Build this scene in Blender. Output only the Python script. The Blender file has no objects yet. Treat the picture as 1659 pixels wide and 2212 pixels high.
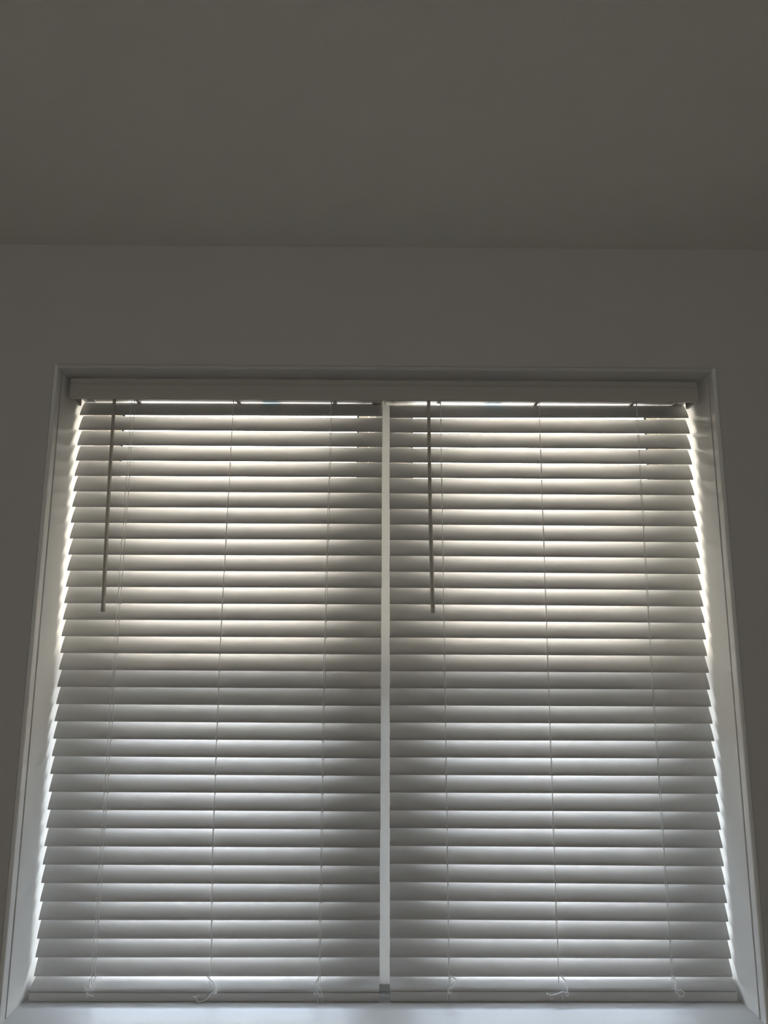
import bpy, bmesh, math, random
from mathutils import Vector, Matrix
random.seed(7)
S = bpy.context.scene
COL = S.collection
Z0 = 2.1327            # height above the floor of the topmost slat's front edge; y = 0 is the plane of the slat fronts

# ------------------------------------------------------------------ camera
F_PX, PITCH, YAW, ROLL = 1661.0, 0.1929, 0.0072, 0.0034
CAM = Vector((-0.0184, -2.0927, Z0 - 0.6827))
fw = Vector((math.sin(YAW) * math.cos(PITCH), math.cos(YAW) * math.cos(PITCH), math.sin(PITCH)))
rt = fw.cross(Vector((0, 0, 1))).normalized()
up = rt.cross(fw)
r2 = rt * math.cos(ROLL) + up * math.sin(ROLL)
u2 = up * math.cos(ROLL) - rt * math.sin(ROLL)
cd = bpy.data.cameras.new('camera')
cd.sensor_fit = 'VERTICAL'
cd.sensor_height = 24.0
cd.lens = F_PX / 2212.0 * 24.0
cd.clip_start = 0.02
cam = bpy.data.objects.new('camera', cd)
COL.objects.link(cam)
cam.matrix_world = Matrix(((r2.x, u2.x, -fw.x, CAM.x), (r2.y, u2.y, -fw.y, CAM.y), (r2.z, u2.z, -fw.z, CAM.z), (0, 0, 0, 1)))
S.camera = cam

# ------------------------------------------------------------------ daylight and rear fill
w = bpy.data.worlds.new('overcast_sky')
S.world = w
w.use_nodes = True
nt = w.node_tree
nt.nodes.clear()
out = nt.nodes.new('ShaderNodeOutputWorld')
bg = nt.nodes.new('ShaderNodeBackground')
tc = nt.nodes.new('ShaderNodeTexCoord')
sp = nt.nodes.new('ShaderNodeSeparateXYZ')
rp = nt.nodes.new('ShaderNodeValToRGB')
nt.links.new(tc.outputs['Generated'], sp.inputs[0])
nt.links.new(sp.outputs['Z'], rp.inputs[0])
nt.links.new(rp.outputs[0], bg.inputs[0])
nt.links.new(bg.outputs[0], out.inputs[0])
e = rp.color_ramp.elements
e[0].position = 0.0
e[0].color = (1.0, 0.94, 0.84, 1)
e[1].position = 1.0
e[1].color = (0.62, 0.76, 1.0, 1)
for p_, c_ in ((0.22, (1.0, 0.95, 0.87, 1)), (0.45, (0.82, 0.89, 1.0, 1))):
    n_ = e.new(p_)
    n_.color = c_
bg.inputs[1].default_value = 25.5


def area(name, loc, rot, sx, sy, power, color, portal=False):
    l = bpy.data.lights.new(name, 'AREA')
    l.shape = 'RECTANGLE'
    l.size, l.size_y, l.energy, l.color = sx, sy, power, color
    if portal:
        l.cycles.is_portal = True
    o = bpy.data.objects.new(name, l)
    COL.objects.link(o)
    o.location = loc
    o.rotation_euler = rot
    return o


HP = math.pi / 2
area('window_portal', (-0.46, 0.30, Z0 - 0.7), (-HP, 0, 0), 0.9, 1.66, 1, (1, 1, 1), True)
area('window_portal', (0.46, 0.30, Z0 - 0.7), (-HP, 0, 0), 0.9, 1.66, 1, (1, 1, 1), True)
# added fill lamp at the back, brightening the ceiling and window wall
area('rear_fill', (-0.3, -4.9, 1.15), (HP + 0.6, 0, 0), 2.6, 1.9, 26.0, (1.0, 0.97, 0.90))

S.view_settings.view_transform = 'Standard'
S.view_settings.look = 'None'
S.view_settings.gamma = 1.0
S.view_settings.use_curve_mapping = False
S.view_settings.exposure = 0.0
S.cycles.max_bounces = 14
S.cycles.diffuse_bounces = 9
S.cycles.transparent_max_bounces = 16
S.cycles.sample_clamp_indirect = 25.0


# ------------------------------------------------------------------ materials
def mat(name, color, rough=0.5, spec=0.5, bump=None, sss=0.0, metal=0.0, var=0.0):
    m = bpy.data.materials.new(name)
    m.use_nodes = True
    t = m.node_tree
    b = t.nodes['Principled BSDF']
    b.inputs['Base Color'].default_value = (*color, 1)
    b.inputs['Roughness'].default_value = rough
    b.inputs['Metallic'].default_value = metal
    b.inputs['Specular IOR Level'].default_value = spec
    if sss:
        b.inputs['Transmission Weight'].default_value = sss
    c = t.nodes.new('ShaderNodeTexCoord')
    if var:
        n = t.nodes.new('ShaderNodeTexNoise')
        n.inputs['Scale'].default_value = 9.0
        n.inputs['Detail'].default_value = 3.0
        t.links.new(c.outputs['Object'], n.inputs['Vector'])
        x = t.nodes.new('ShaderNodeMixRGB')
        x.inputs[1].default_value = (*color, 1)
        x.inputs[2].default_value = (*[k * (1 - var) for k in color], 1)
        t.links.new(n.outputs['Fac'], x.inputs[0])
        t.links.new(x.outputs[0], b.inputs['Base Color'])
    if bump:
        sc, st, dist = bump
        n = t.nodes.new('ShaderNodeTexNoise')
        n.inputs['Scale'].default_value = sc
        n.inputs['Detail'].default_value = 4.0
        n.inputs['Roughness'].default_value = 0.6
        t.links.new(c.outputs['Object'], n.inputs['Vector'])
        bp = t.nodes.new('ShaderNodeBump')
        bp.inputs['Strength'].default_value = st
        bp.inputs['Distance'].default_value = dist
        t.links.new(n.outputs['Fac'], bp.inputs['Height'])
        t.links.new(bp.outputs[0], b.inputs['Normal'])
    return m


M_WALL = mat('wall_paint', (0.62, 0.61, 0.60), 0.85, 0.2, (260, 0.35, 0.0012))
M_CEIL = mat('ceiling_paint', (0.78, 0.765, 0.72), 0.95, 0.1, (190, 0.6, 0.0018))
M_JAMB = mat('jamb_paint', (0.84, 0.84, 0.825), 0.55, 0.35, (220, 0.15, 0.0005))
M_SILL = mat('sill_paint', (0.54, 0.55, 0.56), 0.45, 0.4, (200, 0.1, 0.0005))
M_SLAT = mat('slat_vinyl', (0.61, 0.605, 0.595), 0.42, 0.4, (420, 0.05, 0.0002))
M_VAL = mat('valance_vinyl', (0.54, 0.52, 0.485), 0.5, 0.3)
M_RAIL = mat('headrail_enamel', (0.82, 0.80, 0.78), 0.35, 0.5)
M_CORD = mat('cord_polyester', (0.90, 0.895, 0.88), 0.7, 0.2)
M_WAND = mat('wand_plastic', (0.46, 0.44, 0.40), 0.3, 0.5)
M_METAL = mat('hook_metal', (0.55, 0.54, 0.52), 0.3, 0.5, metal=1.0)
M_VINYL = mat('window_vinyl', (0.88, 0.84, 0.76), 0.4, 0.5)
M_GASKET = mat('dark_gasket', (0.03, 0.03, 0.03), 0.7, 0.2)
M_LABEL = mat('pale_blue_label', (0.45, 0.68, 0.80), 0.4, 0.4)
M_FLOOR = mat('floor_carpet', (0.27, 0.25, 0.22), 0.95, 0.05, (300, 0.6, 0.004), var=0.15)
M_GROUND = mat('outdoor_paving', (0.34, 0.325, 0.29), 0.9, 0.1, var=0.15)
M_GAP = mat('caulk_gap', (0.03, 0.03, 0.03), 0.9, 0.05)



def glass(name, tint):
    m = bpy.data.materials.new(name)
    m.use_nodes = True
    t = m.node_tree
    t.nodes.clear()
    o_ = t.nodes.new('ShaderNodeOutputMaterial')
    mx = t.nodes.new('ShaderNodeMixShader')
    tr = t.nodes.new('ShaderNodeBsdfTransparent')
    tr.inputs[0].default_value = (*tint, 1)
    gl = t.nodes.new('ShaderNodeBsdfGlossy')
    gl.inputs['Roughness'].default_value = 0.02
    fr = t.nodes.new('ShaderNodeFresnel')
    t.links.new(fr.outputs[0], mx.inputs[0])
    t.links.new(tr.outputs[0], mx.inputs[1])
    t.links.new(gl.outputs[0], mx.inputs[2])
    t.links.new(mx.outputs[0], o_.inputs[0])
    return m


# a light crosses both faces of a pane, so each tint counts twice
M_GLASS_UP = glass('upper_glass_warm_light', (0.985, 0.965, 0.925))  # warm tint added to yellow the light on the upper slats
M_GLASS_LOW = glass('lower_glass_cool_light', (0.915, 0.950, 0.990))  # cool tint added so light on the lower slats turns bluish


# ------------------------------------------------------------------ helpers
def box(bm, x0, x1, y0, y1, z0, z1, bev=0.0):
    b2 = bmesh.new()
    bmesh.ops.create_cube(b2, size=1.0)
    for v in b2.verts:
        v.co = Vector(((x0 + x1) / 2 + v.co.x * (x1 - x0), (y0 + y1) / 2 + v.co.y * (y1 - y0), (z0 + z1) / 2 + v.co.z * (z1 - z0)))
    if bev:
        bmesh.ops.bevel(b2, geom=b2.edges[:], offset=bev, segments=2, profile=0.5, affect='EDGES')
    me = bpy.data.meshes.new('tmp')
    b2.to_mesh(me)
    b2.free()
    bm.from_mesh(me)
    bpy.data.meshes.remove(me)


def tube(bm, pts, r, seg=6, cap=True):
    pts = [Vector(p) for p in pts]
    rs = r if isinstance(r, (list, tuple)) else [r] * len(pts)
    rings = []
    for i, p in enumerate(pts):
        d = (pts[min(i + 1, len(pts) - 1)] - pts[max(i - 1, 0)])
        d = d.normalized() if d.length > 1e-9 else Vector((0, 0, 1))
        a = d.orthogonal().normalized() if abs(d.z) < 0.2 else Vector((1, 0, 0))
        a = (a - d * a.dot(d)).normalized()
        b = d.cross(a)
        rings.append([bm.verts.new(p + (a * math.cos(k * 2 * math.pi / seg) + b * math.sin(k * 2 * math.pi / seg)) * rs[i]) for k in range(seg)])
    for i in range(len(rings) - 1):
        for k in range(seg):
            bm.faces.new((rings[i][k], rings[i][(k + 1) % seg], rings[i + 1][(k + 1) % seg], rings[i + 1][k]))
    if cap:
        bm.faces.new(rings[0][::-1])
        bm.faces.new(rings[-1])


def sphere(bm, c, r, sx=1, sy=1, sz=1):
    g = bmesh.ops.create_uvsphere(bm, u_segments=8, v_segments=6, radius=r)
    for v in g['verts']:
        v.co = Vector((v.co.x * sx, v.co.y * sy, v.co.z * sz)) + Vector(c)


def prism(bm, prof, x0, x1):
    """profile of (y, z) pairs swept along x"""
    a = [bm.verts.new((x0, y, z)) for y, z in prof]
    b = [bm.verts.new((x1, y, z)) for y, z in prof]
    n = len(prof)
    for i in range(n):
        bm.faces.new((a[i], a[(i + 1) % n], b[(i + 1) % n], b[i]))
    bm.faces.new(a[::-1])
    bm.faces.new(b)


def mesh(name, bm, m, smooth=False):
    bmesh.ops.recalc_face_normals(bm, faces=bm.faces[:])
    me = bpy.data.meshes.new(name)
    bm.to_mesh(me)
    bm.free()
    for p in me.polygons:
        p.use_smooth = smooth
    me.materials.append(m)
    return me


def put(name, me, parent=None, loc=(0, 0, 0), rot=(0, 0, 0)):
    o = bpy.data.objects.new(name, me)
    COL.objects.link(o)
    o.location = loc
    o.rotation_euler = rot
    if parent:
        o.parent = parent
    return o


def obj(name, bm, m, parent=None, loc=(0, 0, 0), smooth=False):
    return put(name, mesh(name, bm, m, smooth), parent, loc)


def tag(o, label, cat=None, kind=None, group=None):
    o['label'] = label
    if cat:
        o['category'] = cat
    if kind:
        o['kind'] = kind
    if group:
        o['group'] = group
    return o


def catmull(P, n=5):
    P = [Vector(p) for p in P]
    if len(P) < 3:
        return P
    Q = [P[0] * 2 - P[1]] + P + [P[-1] * 2 - P[-2]]
    R = []
    for i in range(1, len(Q) - 2):
        a, b, c, d = Q[i - 1:i + 3]
        for k in range(n):
            s = k / n
            R.append(0.5 * ((2 * b) + (c - a) * s + (2 * a - 5 * b + 4 * c - d) * s * s + (3 * b - a - 3 * c + d) * s ** 3))
    R.append(P[-1])
    return R


def lerp(tab, x):
    if x <= tab[0][0]:
        return tab[0][1]
    for (a, va), (b, vb) in zip(tab, tab[1:]):
        if x <= b:
            return va + (vb - va) * (x - a) / (b - a)
    return tab[-1][1]


# ------------------------------------------------------------------ room shell
WY = -0.143           # room face of the window wall
JX = 0.877            # half width of the window opening
HZ = Z0 + 0.0865      # underside of the opening's head
SZ = Z0 - 1.4965      # top of the sill
CZ = Z0 + 0.4450      # ceiling height
RX0, RX1, RY = -2.3, 2.4, -5.0
OUT = 0.225            # outer face of the window wall
GW = 0.008            # width of the caulk gap
RET = 0.026           # depth of the plaster return in front of the gap

bm = bmesh.new()
G = JX + 0.010
gz, sz_ = HZ + 0.010, SZ - 0.034
box(bm, RX0, -G, WY, OUT, 0, CZ)
box(bm, G, RX1, WY, OUT, 0, CZ)
box(bm, -G, G, WY, OUT, gz, CZ)
box(bm, -G, G, WY, OUT, 0, sz_)
wall = tag(obj('wall_front', bm, M_WALL), 'off-white painted wall around and above the window', 'wall', 'structure')
# rounded plaster return around the opening (front strip, seen outside the dark caulk gap)


def corner_bead(side):
    b = bmesh.new()
    pr = [(WY, G + 0.0006), (WY, JX + 0.0045)]
    for k in range(5):
        a = k / 4 * HP
        pr.append((WY + 0.0045 - 0.0045 * math.cos(a), JX + 0.0045 - 0.0045 * math.sin(a)))
    pr += [(WY + RET, JX), (WY + RET, G + 0.0006)]
    if side == 'top':
        prism(b, [(y, h - JX + HZ) for y, h in pr], -JX, JX)
    else:
        s = -1 if side == 'left' else 1
        lo = [b.verts.new((s * h, y, sz_)) for y, h in pr]
        hi = [b.verts.new((s * h, y, HZ + 0.0095)) for y, h in pr]
        n = len(pr)
        for i in range(n):
            b.faces.new((lo[i], lo[(i + 1) % n], hi[(i + 1) % n], hi[i]))
        b.faces.new(lo[::-1])
        b.faces.new(hi)
    return b


for s in ('left', 'right', 'top'):
    o = obj('corner_return', corner_bead(s), M_JAMB if s != 'top' else M_WALL, wall)
bm = bmesh.new()
gy0, gy1 = WY + RET - 0.001, WY + RET + GW + 0.001
box(bm, -G - 0.001, -G + 0.0025, gy0, gy1, SZ, HZ + 0.009)
box(bm, G - 0.0025, G + 0.001, gy0, gy1, SZ, HZ + 0.009)
obj('caulk_gap', bm, M_GAP, wall)
LY = WY + RET + GW      # front edge of the jamb liner boards
bm = bmesh.new()
box(bm, -G, -JX, LY, OUT, SZ - 0.001, HZ + 0.008, 0.0008)
tag(obj('trim_1', bm, M_JAMB), 'pale painted jamb board on the left side of the window opening', 'trim', 'structure')
bm = bmesh.new()
box(bm, JX, G, LY, OUT, SZ - 0.001, HZ + 0.008, 0.0008)
tag(obj('trim_2', bm, M_JAMB), 'pale painted jamb board on the right side of the window opening', 'trim', 'structure')
bm = bmesh.new()
box(bm, -JX + 0.0004, JX - 0.0004, LY - GW + 0.0005, OUT, HZ, gz - 0.0003, 0.0006)
tag(obj('trim_3', bm, M_WALL), 'painted head board closing the top of the window opening above the valance', 'trim', 'structure')
# sill board with rounded nose
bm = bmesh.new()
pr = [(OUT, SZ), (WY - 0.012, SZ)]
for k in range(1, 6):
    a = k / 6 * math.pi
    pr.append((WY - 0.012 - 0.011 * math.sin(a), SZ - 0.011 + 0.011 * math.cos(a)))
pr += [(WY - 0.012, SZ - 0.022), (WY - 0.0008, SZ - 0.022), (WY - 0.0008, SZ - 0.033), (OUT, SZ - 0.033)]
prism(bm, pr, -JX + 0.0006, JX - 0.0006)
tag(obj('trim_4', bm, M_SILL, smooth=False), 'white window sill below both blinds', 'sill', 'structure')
# mullion post between the two windows
bm = bmesh.new()
box(bm, -0.030, 0.030, 0.050, OUT, SZ, HZ, 0.003)
tag(obj('trim_5', bm, M_JAMB), 'pale upright mullion post glimpsed between the two blinds', 'trim', 'structure')
# small step at the mullion's foot
bm = bmesh.new()
box(bm, -0.0295, 0.0295, 0.034, 0.0495, SZ + 0.0002, SZ + 0.020, 0.002)
tag(obj('trim_6', bm, M_SILL), 'low block at the foot of the post between the blinds', 'trim', 'structure')

bm = bmesh.new()
box(bm, RX0 - 0.1, RX1 + 0.1, RY - 0.1, OUT, CZ, CZ + 0.12)
tag(obj('ceiling', bm, M_CEIL), 'flat textured off-white ceiling above the window wall', 'ceiling', 'structure')
bm = bmesh.new()
box(bm, RX0 - 0.1, RX1 + 0.1, RY - 0.1, OUT, -0.12, 0)
tag(obj('floor', bm, M_FLOOR), 'beige carpeted floor of the room', 'floor', 'structure')
for nm, x0, x1, y0, y1 in (('wall_left', RX0 - 0.1, RX0, RY, OUT), ('wall_right', RX1, RX1 + 0.1, RY, OUT), ('wall_back', RX0 - 0.1, RX1 + 0.1, RY - 0.1, RY)):
    bm = bmesh.new()
    box(bm, x0, x1, y0, y1, 0, CZ)
    tag(obj(nm, bm, M_WALL), 'plain off-white %s wall of the room' % nm[5:], 'wall', 'structure')

bm = bmesh.new()
box(bm, -30, 30, 0.6, 45, -0.7, -0.5)
tag(obj('ground', bm, M_GROUND), 'pale outdoor ground beyond the window', 'ground', 'structure')

bm = bmesh.new()
box(bm, -3.0, 3.0, OUT + 0.002, OUT + 0.85, HZ + 0.30, HZ + 0.42, 0.004)  # added overhang, out of view; hides the blue high sky from the top slats
tag(obj('sky_blocker', bm, M_VINYL), 'unseen overhang added outside to keep high sky light off the upper slats', 'light blocker', 'structure')

# ------------------------------------------------------------------ the two windows
FY0, FY1 = 0.150, 0.205
CR = Z0 - 0.690         # middle of the check rail


def window(n, x0, x1, label):
    r = bpy.data.objects.new('window_%d' % n, None)
    COL.objects.link(r)
    r.location = ((x0 + x1) / 2, FY0, SZ)
    tag(r, label, 'window', 'structure')

    def part(name, bm, m):
        o = obj(name, bm, m, r)
        o.matrix_parent_inverse = Matrix.Translation(-Vector(r.location))
        return o
    FA, FB, FW, SW = (0.040, 0.020, 0.030, 0.030) if n == 1 else (0.020, 0.040, 0.030, 0.030)
    b = bmesh.new()
    box(b, x0, x0 + FA, FY0, FY1, SZ, HZ, 0.002)
    box(b, x1 - FB, x1, FY0, FY1, SZ, HZ, 0.002)
    box(b, x0 + FA, x1 - FB, FY0, FY1, HZ - 0.006, HZ, 0.001)
    box(b, x0 + FA, x1 - FB, FY0, FY1, SZ, SZ + 0.012, 0.002)
    part('window_frame', b, M_VINYL)
    a0, a1 = x0 + FA + 0.001, x1 - FB - 0.001
    for nm, z0, z1, y0, y1 in (('upper_sash', CR - 0.050, HZ - 0.0065, 0.176, 0.200), ('lower_sash', SZ + 0.0125, CR + 0.055, 0.132, 0.172)):
        b = bmesh.new()
        lo = 0.028 if nm == 'lower_sash' else 0.070
        box(b, a0, a0 + SW, y0, y1, z0, z1, 0.002)
        box(b, a1 - SW, a1, y0, y1, z0, z1, 0.002)
        box(b, a0 + SW, a1 - SW, y0, y1, z1 - (0.009 if nm == 'upper_sash' else 0.075), z1, 0.002)
        box(b, a0 + SW, a1 - SW, y0, y1, z0, z0 + lo, 0.002)
        s = part(nm, b, M_VINYL)
        g = bmesh.new()
        ym = (y0 + y1) / 2
        box(g, a0 + SW - 0.004, a1 - SW + 0.004, ym - 0.002, ym + 0.002, z0 + lo - 0.004, z1 - (0.005 if nm == 'upper_sash' else 0.071))
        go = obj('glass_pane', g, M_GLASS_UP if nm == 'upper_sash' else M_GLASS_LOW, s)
        k = bmesh.new()
        for xx in (a0 + SW, a1 - SW - 0.005):
            box(k, xx, xx + 0.005, ym - 0.010, ym - 0.003, z0 + lo, z1 - (0.009 if nm == 'upper_sash' else 0.075))
        obj('gasket', k, M_GASKET, s)
    return r


window(1, -JX, -0.030, 'white vinyl hung window behind the left blind')
window(2, 0.030, JX, 'white vinyl hung window behind the right blind')

# ------------------------------------------------------------------ valance over both blinds
VX0, VX1, VY = -0.8655, 0.8590, -0.083
VB, VT = Z0 + 0.0238, Z0 + 0.0825
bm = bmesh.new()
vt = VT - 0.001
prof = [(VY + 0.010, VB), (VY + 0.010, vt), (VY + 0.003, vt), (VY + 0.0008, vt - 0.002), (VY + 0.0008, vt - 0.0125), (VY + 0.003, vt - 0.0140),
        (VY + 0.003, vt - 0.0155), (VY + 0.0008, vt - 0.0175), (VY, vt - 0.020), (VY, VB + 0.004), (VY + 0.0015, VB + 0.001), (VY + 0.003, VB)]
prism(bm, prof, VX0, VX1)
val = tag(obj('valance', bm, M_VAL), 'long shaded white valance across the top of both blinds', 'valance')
bm = bmesh.new()
box(bm, VX0 + 0.0002, VX0 + 0.008, VY + 0.0102, -0.016, VB, vt, 0.001)
obj('valance_return', bm, M_VAL, val)
bm = bmesh.new()
box(bm, VX1 - 0.008, VX1 - 0.0002, VY + 0.0102, -0.016, VB, vt, 0.001)
obj('valance_return', bm, M_VAL, val)
for x in (-0.62, -0.28, 0.3, 0.6):
    bm = bmesh.new()
    box(bm, x - 0.011, x + 0.011, VY + 0.0103, -0.0155, vt - 0.018, vt - 0.015)
    box(bm, x - 0.011, x + 0.011, VY + 0.0103, VY + 0.0125, VB + 0.002, vt - 0.015)
    obj('valance_clip', bm, M_RAIL, val)

# ------------------------------------------------------------------ blinds
PITCHZ = 0.044
PHI = math.radians(61.8)
SLW, SLT = 0.0565, 0.0028
NSL = 34


def slat_mesh(length):
    b = bmesh.new()
    n = 8
    dy, dz = math.cos(PHI), math.sin(PHI)
    ny, nz = -math.sin(PHI), math.cos(PHI)
    topp, bot = [], []
    for i in range(n + 1):
        s = i / n
        crown = 0.0016 * (1 - (2 * s - 1) ** 2)
        ed = 0.0009 if i in (0, n) else 0.0
        c = Vector((0, dy * s * SLW, dz * s * SLW))
        topp.append(c + Vector((0, ny, nz)) * (crown - ed))
        bot.append(c + Vector((0, ny, nz)) * (crown - SLT + ed))
    prof = [(v.y, v.z) for v in topp] + [(v.y, v.z) for v in bot[::-1]]
    prism(b, prof, -length / 2, length / 2)
    me = mesh('slat', b, M_SLAT, True)
    for p in me.polygons:
        if len(p.vertices) > 4:
            p.use_smooth = False
    return me


LZ = {
    'left': ([(0, .0030), (1, .0032), (3, .0014), (6, .0012), (9, .0001), (13, -.0004), (20, -.0012), (26, -.0014), (29, -.0002), (31, .0019), (33, .0042)],
             [(0, .0048), (1, .0018), (6, .0012), (11, .0004), (15, -.0018), (19, -.0042), (21, -.0046), (28, -.0029), (30, .0015), (33, .0046)]),
    'right': ([(0, -.0003), (2, .0010), (6, .0), (11, .0013), (15, -.0012), (20, -.0024), (24, -.0010), (28, .0030), (33, .0040)],
              [(0, .0046), (1, .0017), (3, -.0006), (6, -.0012), (12, -.0028), (20, -.0028), (27, -.0029), (30, -.0014), (32, .0016), (33, .0036)]),
}
Y_FRONT = -0.0022


def px_to_world(px, py, y):
    d = fw + r2 * ((px - 829.5) / F_PX) - u2 * ((py - 1106) / F_PX)
    s = (y - CAM.y) / d.y
    return CAM + d * s


def build_blind(side, label):
    # real extents, measured at the top and at the bottom (the blinds hang a hair out of square)
    if side == 'left':
        xa, xb, xa2, xb2 = -0.8672, -0.0088, -0.8660, -0.0108
    else:
        xa, xb, xa2, xb2 = 0.0116, 0.8645, 0.0150, 0.8690
    L_ = xb - xa
    root = bpy.data.objects.new('window_blind', None)
    COL.objects.link(root)
    root.location = ((xa + xb) / 2, 0, Z0 + 0.052)
    tag(root, label, 'blind', group='faux wood blinds side by side in one window')
    inv = Matrix.Translation(-Vector(root.location))

    def P(name, bm, m, smooth=False, parent=None, loc=(0, 0, 0)):
        o = obj(name, bm, m, parent or root, loc, smooth)
        if parent is None:
            o.matrix_parent_inverse = inv
        return o

    # headrail: open-topped steel channel with rolled lips
    hx0, hx1 = (xa - 0.0005, -0.0042) if side == 'left' else (0.0010, xb + 0.0005)
    hb, ht = Z0 + 0.0525, Z0 + 0.0855
    hy0, hy1 = -0.0150, 0.0420
    b = bmesh.new()
    th = 0.0012
    prism(b, [(hy0, ht), (hy0, hb + 0.003), (hy0 + 0.003, hb), (hy1 - 0.003, hb), (hy1, hb + 0.003), (hy1, ht),
              (hy1 - th, ht), (hy1 - th, hb + 0.003), (hy1 - 0.003 - th * .4, hb + th), (hy0 + 0.003 + th * .4, hb + th), (hy0 + th, hb + 0.003), (hy0 + th, ht)], hx0, hx1)
    head = P('headrail', b, M_RAIL)
    for x in (hx0, hx1 - 0.0022):
        b = bmesh.new()
        box(b, x, x + 0.0022, hy0 + 0.0013, hy1 - 0.0013, hb + 0.0013, ht, 0.0004)
        P('end_cap', b, M_VINYL, parent=head)
    # mounting brackets at either end, with a raised rib
    for x0 in (hx0 + 0.003, hx1 - 0.034):
        b = bmesh.new()
        box(b, x0, x0 + 0.031, hy0 + 0.002, hy1 - 0.001, hb - 0.0016, hb - 0.0002, 0.0004)
        tube(b, [(x0 + 0.010 + 0.010 * k / 6, 0.012 + 0.004 * math.sin(k / 6 * math.pi), hb - 0.0018) for k in range(7)], 0.0008, 5)
        P('bracket', b, M_RAIL, parent=head)
    # pale blue label stuck under the headrail
    lx = (-0.353, -0.322, -0.300) if side == 'left' else (0.333, 0.303, 0.284)
    b = bmesh.new()
    pts = [(lx[0], 0.004), (lx[1] - (0.004 if side == 'left' else -0.004), 0.004), (lx[2], 0.038), (lx[0], 0.038)]
    v0 = [b.verts.new((x, y, hb - 0.0001)) for x, y in pts]
    v1 = [b.verts.new((x, y, hb - 0.0006)) for x, y in pts]
    b.faces.new(v0)
    b.faces.new(v1[::-1])
    for i in range(4):
        b.faces.new((v0[i], v0[(i + 1) % 4], v1[(i + 1) % 4], v1[i]))
    lo = P('label', b, M_LABEL, parent=head)
    lo['label'] = 'pale blue label under the headrail'

    # slats
    me = slat_mesh(L_)
    tabl, tabr = LZ[side]
    fz, fx = [], []
    for k in range(NSL):
        zl = Z0 - PITCHZ * k + lerp(tabl, k)
        zr = Z0 - PITCHZ * k + lerp(tabr, k)
        fz.append((zl, zr))
        s = k / (NSL - 1)
        x0, x1 = xa + (xa2 - xa) * s, xb + (xb2 - xb) * s
        fx.append((x0, x1))
        o = put('slat', me, root, ((x0 + x1) / 2 + random.uniform(-1, 1) * 0.0006, 0, (zl + zr) / 2),
                (math.radians(random.uniform(-0.35, 0.35) - (5.0 if k == 0 else 0)), -math.atan2(zr - zl, x1 - x0), 0))
        o.scale = ((x1 - x0) / L_, 1, 1)
        o.matrix_parent_inverse = inv
    # the last slat lies on the bottom rail at a flatter angle
    x0, x1 = fx[-1]
    dzr = 0.0025 if side == 'right' else 0.0
    o = put('slat', me, root, ((x0 + x1) / 2, -0.0215, Z0 - 1.4728 + dzr), (-PHI + math.radians(26), 0, 0))
    o.scale = ((x1 - x0) / L_, 1, 1)
    o.matrix_parent_inverse = inv
    # bottom rail
    b = bmesh.new()
    rb = Z0 - 1.4963
    rt_ = Z0 - 1.4768 + dzr
    prism(b, [(-0.0212, rb + 0.001), (-0.0205, rb), (0.030, rb), (0.031, rb + 0.001), (0.028, rt_ + 0.0195), (0.024, rt_ + 0.0205), (-0.0185, rt_ + 0.0006), (-0.0204, rt_ - 0.001)], x0 + 0.001, x1 - 0.001)
    P('bottom_rail', b, M_SLAT)

    # ladder cords
    zt = Z0 + 0.053
    zb = Z0 - 1.4700
    if side == 'left':
        cords = ([(0, -.7205), (.45, -.7225), (1, -.7215)], 0.0078), ([(0, -.4325), (.45, -.4405), (.8, -.4370), (.96, -.4285), (1, -.432)], 0.0006), ([(0, -.1560), (.5, -.1625), (1, -.1610)], 0.0036)
    else:
        cords = ([(0, .1562), (.5, .1595), (1, .1612)], 0.0008), ([(0, .4372), (.5, .4352), (1, .4330)], 0.0010), ([(0, .7150), (.5, .7115), (1, .7160)], 0.0028)
    for tab, gap in cords:
        b = bmesh.new()
        for sgn in (0, 1):
            pts = []
            n = NSL * 3
            for i in range(n + 1):
                s = i / n
                z = zt + (zb - zt) * s
                wob = 0.0007 * math.sin(s * 47 + sgn * 2.1 + tab[0][1] * 30) + 0.0004 * math.sin(s * 131 + sgn * 4)
                pts.append((lerp(tab, s) + sgn * gap + wob, Y_FRONT - 0.0008 - 0.0004 * sgn, z))
            tube(b, pts, 0.00078, 5)
            # strand on the window side
        pts = []
        for i in range(25):
            s = i / 24
            pts.append((lerp(tab, s) + gap / 2, 0.0305, zt + (zb + 0.03 - zt) * s))
        tube(b, pts, 0.0006, 4)
        P('ladder_cord', b, M_CORD, True)
        # rungs under the slats, with their little knots in front
        b = bmesh.new()
        xm = (fx[0][0] + fx[0][1]) / 2
        for k in range(NSL):
            z0_, z1_ = fz[k]
            s = (k + 1) / NSL
            x = lerp(tab, s)
            u = (x - fx[k][0]) / (fx[k][1] - fx[k][0])
            z = z0_ + (z1_ - z0_) * u
            for q in (0.0, gap) if gap > 0.002 else (gap / 2,):
                tube(b, [(x + q, Y_FRONT - 0.0008, z + 0.001), (x + q + 0.0012, -0.0002, z - 0.0030), (x + q + 0.0015, 0.012, z + 0.0175), (x + q, 0.0300, z + 0.0455)], 0.0005, 4)
            # tiny loop of the rung attachment
            cx, cz = x - 0.0022, z + random.uniform(0.004, 0.008)
            tube(b, [(cx + 0.0019 * math.cos(a / 7 * 2 * math.pi), Y_FRONT - 0.0012, cz + 0.0026 * math.sin(a / 7 * 2 * math.pi)) for a in range(8)], 0.00038, 4, False)
            sphere(b, (x + gap + 0.0006, Y_FRONT - 0.0008, z - 0.0012), 0.0012)
        P('ladder_rung', b, M_CORD, True)['kind'] = 'stuff'
        # plastic cord guide under the headrail
        b = bmesh.new()
        x = tab[0][1] + (0.010 if side == 'left' else -0.003)
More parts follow.
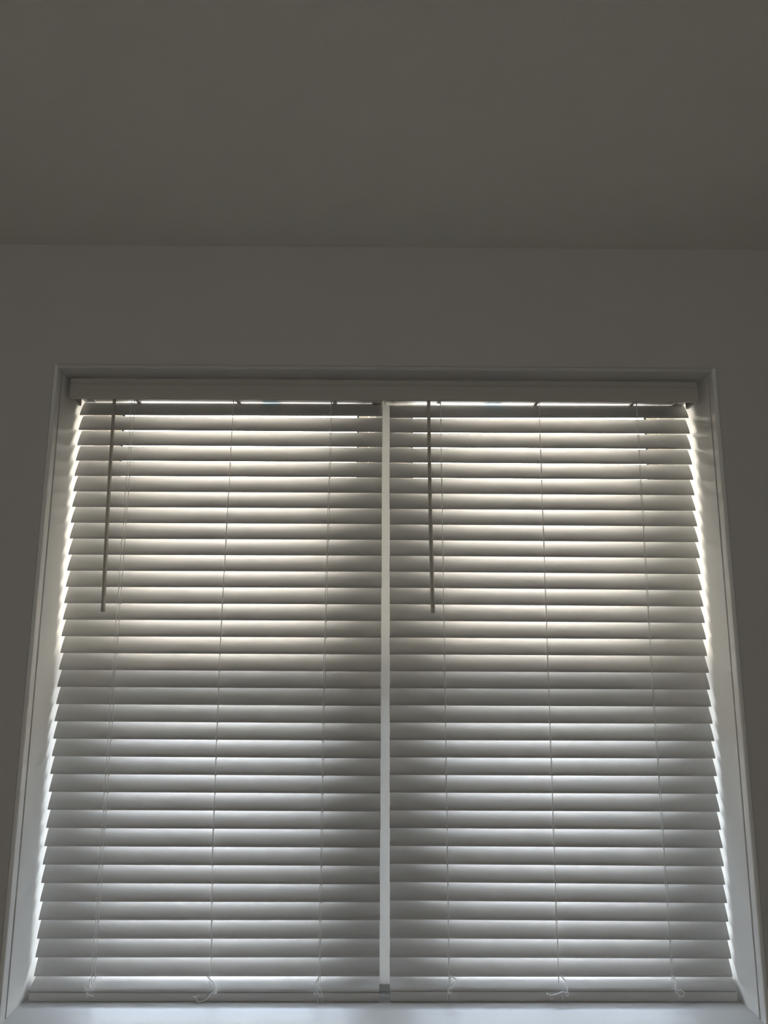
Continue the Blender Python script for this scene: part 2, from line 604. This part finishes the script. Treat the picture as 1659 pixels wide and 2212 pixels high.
        box(b, x - 0.0055, x + 0.0055, -0.0105, 0.036, hb - 0.0036, hb - 0.0003, 0.0010)
        sphere(b, (x + 0.001, -0.008, hb - 0.0065), 0.0042)
        P('cord_guide', b, M_RAIL, True, parent=head)

    # tilt wand on its hook
    wx, wxb = (-0.7592, -0.7482) if side == 'left' else (0.1208, 0.1276)
    b = bmesh.new()
    wt, wb = Z0 + 0.0365, Z0 - 0.5540
    n = 16
    pts, rs = [], []
    for i in range(n + 1):
        s = i / n
        bow = 0.0016 * math.sin(s * math.pi)
        pts.append((wx + (wxb - wx) * s - bow, -0.0350, wt + (wb - wt) * s))
        rs.append(0.0048 + 0.0011 * s)
    tube(b, pts, rs, 6)
    wand = P('tilt_wand', b, M_WAND)
    b = bmesh.new()
    tube(b, [(wx, -0.035, wt - 0.001), (wx, -0.035, wt + 0.003), (wx, -0.035, wt + 0.008)], [0.0050, 0.0046, 0.0020], 10)
    P('wand_cap', b, M_METAL, True, parent=wand)
    b = bmesh.new()
    tube(b, catmull([(wx, -0.035, wt + 0.006), (wx + 0.003, -0.035, wt + 0.011), (wx, -0.035, wt + 0.016), (wx - 0.0025, -0.030, wt + 0.013), (wx, -0.022, wt + 0.020), (wx, -0.0135, hb + 0.010)]), 0.0010, 6)
    P('hook', b, M_METAL, True, parent=wand)

    # frayed cord ends tied off at the bottom rail
    T = {'left': [
        (160, [[(580, 900), (570, 1050), (560, 1180), (600, 1260), (530, 1370), (480, 1450)], [(700, 900), (705, 1080), (640, 1210), (560, 1330)],
               [(350, 1170), (400, 1260), (440, 1360), (475, 1450), (560, 1490), (700, 1530)], [(380, 1200), (440, 1290), (500, 1300), (560, 1250)],
               [(330, 1330), (420, 1320), (450, 1400)], [(450, 1600), (500, 1540), (480, 1450)]]),
        (400, [[(790, 820), (860, 890), (980, 990), (1060, 1120), (1090, 1240), (1085, 1330), (1115, 1390), (1050, 1445), (1015, 1400), (1080, 1330)],
               [(1060, 1350), (900, 1480), (780, 1620), (640, 1700), (480, 1720), (420, 1640), (400, 1560), (280, 1545)],
               [(400, 1560), (430, 1500), (450, 1470)], [(395, 1560), (460, 1530), (520, 1480)], [(420, 1680), (370, 1760), (385, 1850)], [(470, 1730), (450, 1800), (430, 1830)]]),
        (640, [[(820, 800), (795, 900), (785, 1000)], [(810, 850), (730, 980), (675, 1080), (750, 1160), (840, 1220), (860, 1280), (800, 1310), (750, 1270), (790, 1220)],
               [(750, 1290), (790, 1430), (860, 1555), (920, 1490), (905, 1370), (850, 1310)], [(920, 1480), (970, 1580), (950, 1690), (880, 1730)],
               [(740, 1430), (665, 1475), (635, 1420), (685, 1380)], [(770, 1620), (765, 1700), (790, 1760)]])],
        'right': [
        (930, [[(690, 780), (705, 900), (720, 1060)], [(730, 820), (830, 860), (900, 920), (920, 1000), (880, 1110), (790, 1190), (690, 1250), (625, 1320), (645, 1410), (710, 1440), (740, 1370)],
               [(620, 1430), (610, 1560), (600, 1690)], [(800, 1150), (760, 1230), (700, 1250)]]),
        (1150, [[(1030, 780), (1100, 880), (1180, 970), (1245, 1080), (1255, 1220), (1245, 1360), (1290, 1450), (1245, 1530), (1195, 1470), (1230, 1390)],
                [(1200, 1400), (1080, 1380), (900, 1440), (700, 1495), (600, 1470), (510, 1425)], [(630, 1500), (665, 1620), (720, 1640), (715, 1570)],
                [(1065, 1490), (1085, 1590), (1100, 1690)]]),
        (1410, [[(710, 780), (800, 920), (835, 1050), (820, 1220), (900, 1315), (1010, 1320), (975, 1265)],
                [(1010, 1310), (1100, 1370), (1130, 1480), (1060, 1545), (950, 1510), (860, 1400), (810, 1310)], [(950, 1530), (955, 1590), (965, 1640)]])]}
    for ox, lines in T[side]:
        b = bmesh.new()
        for li, line in enumerate(lines):
            pts = []
            for qx, qy in line:
                px, py = ox + qx / 16.59, 2060 + qy / 16.59
                yy = lerp([(2104, -0.004), (2112, -0.006), (2120, -0.012), (2138, -0.0268), (2144, -0.0275)], py)
                pts.append(px_to_world(px, py, yy - 0.0006 * li))
            pts = catmull(pts, 4)
            thick = 0.0015 if li < 2 else 0.0010
            tube(b, pts, thick, 5)
        P('cord_tail', b, M_CORD, True)
    return root


build_blind('left', 'left of the two white slatted window blinds, with two-strand cords')
build_blind('right', 'right of the two white slatted window blinds, its wand near the centre post')
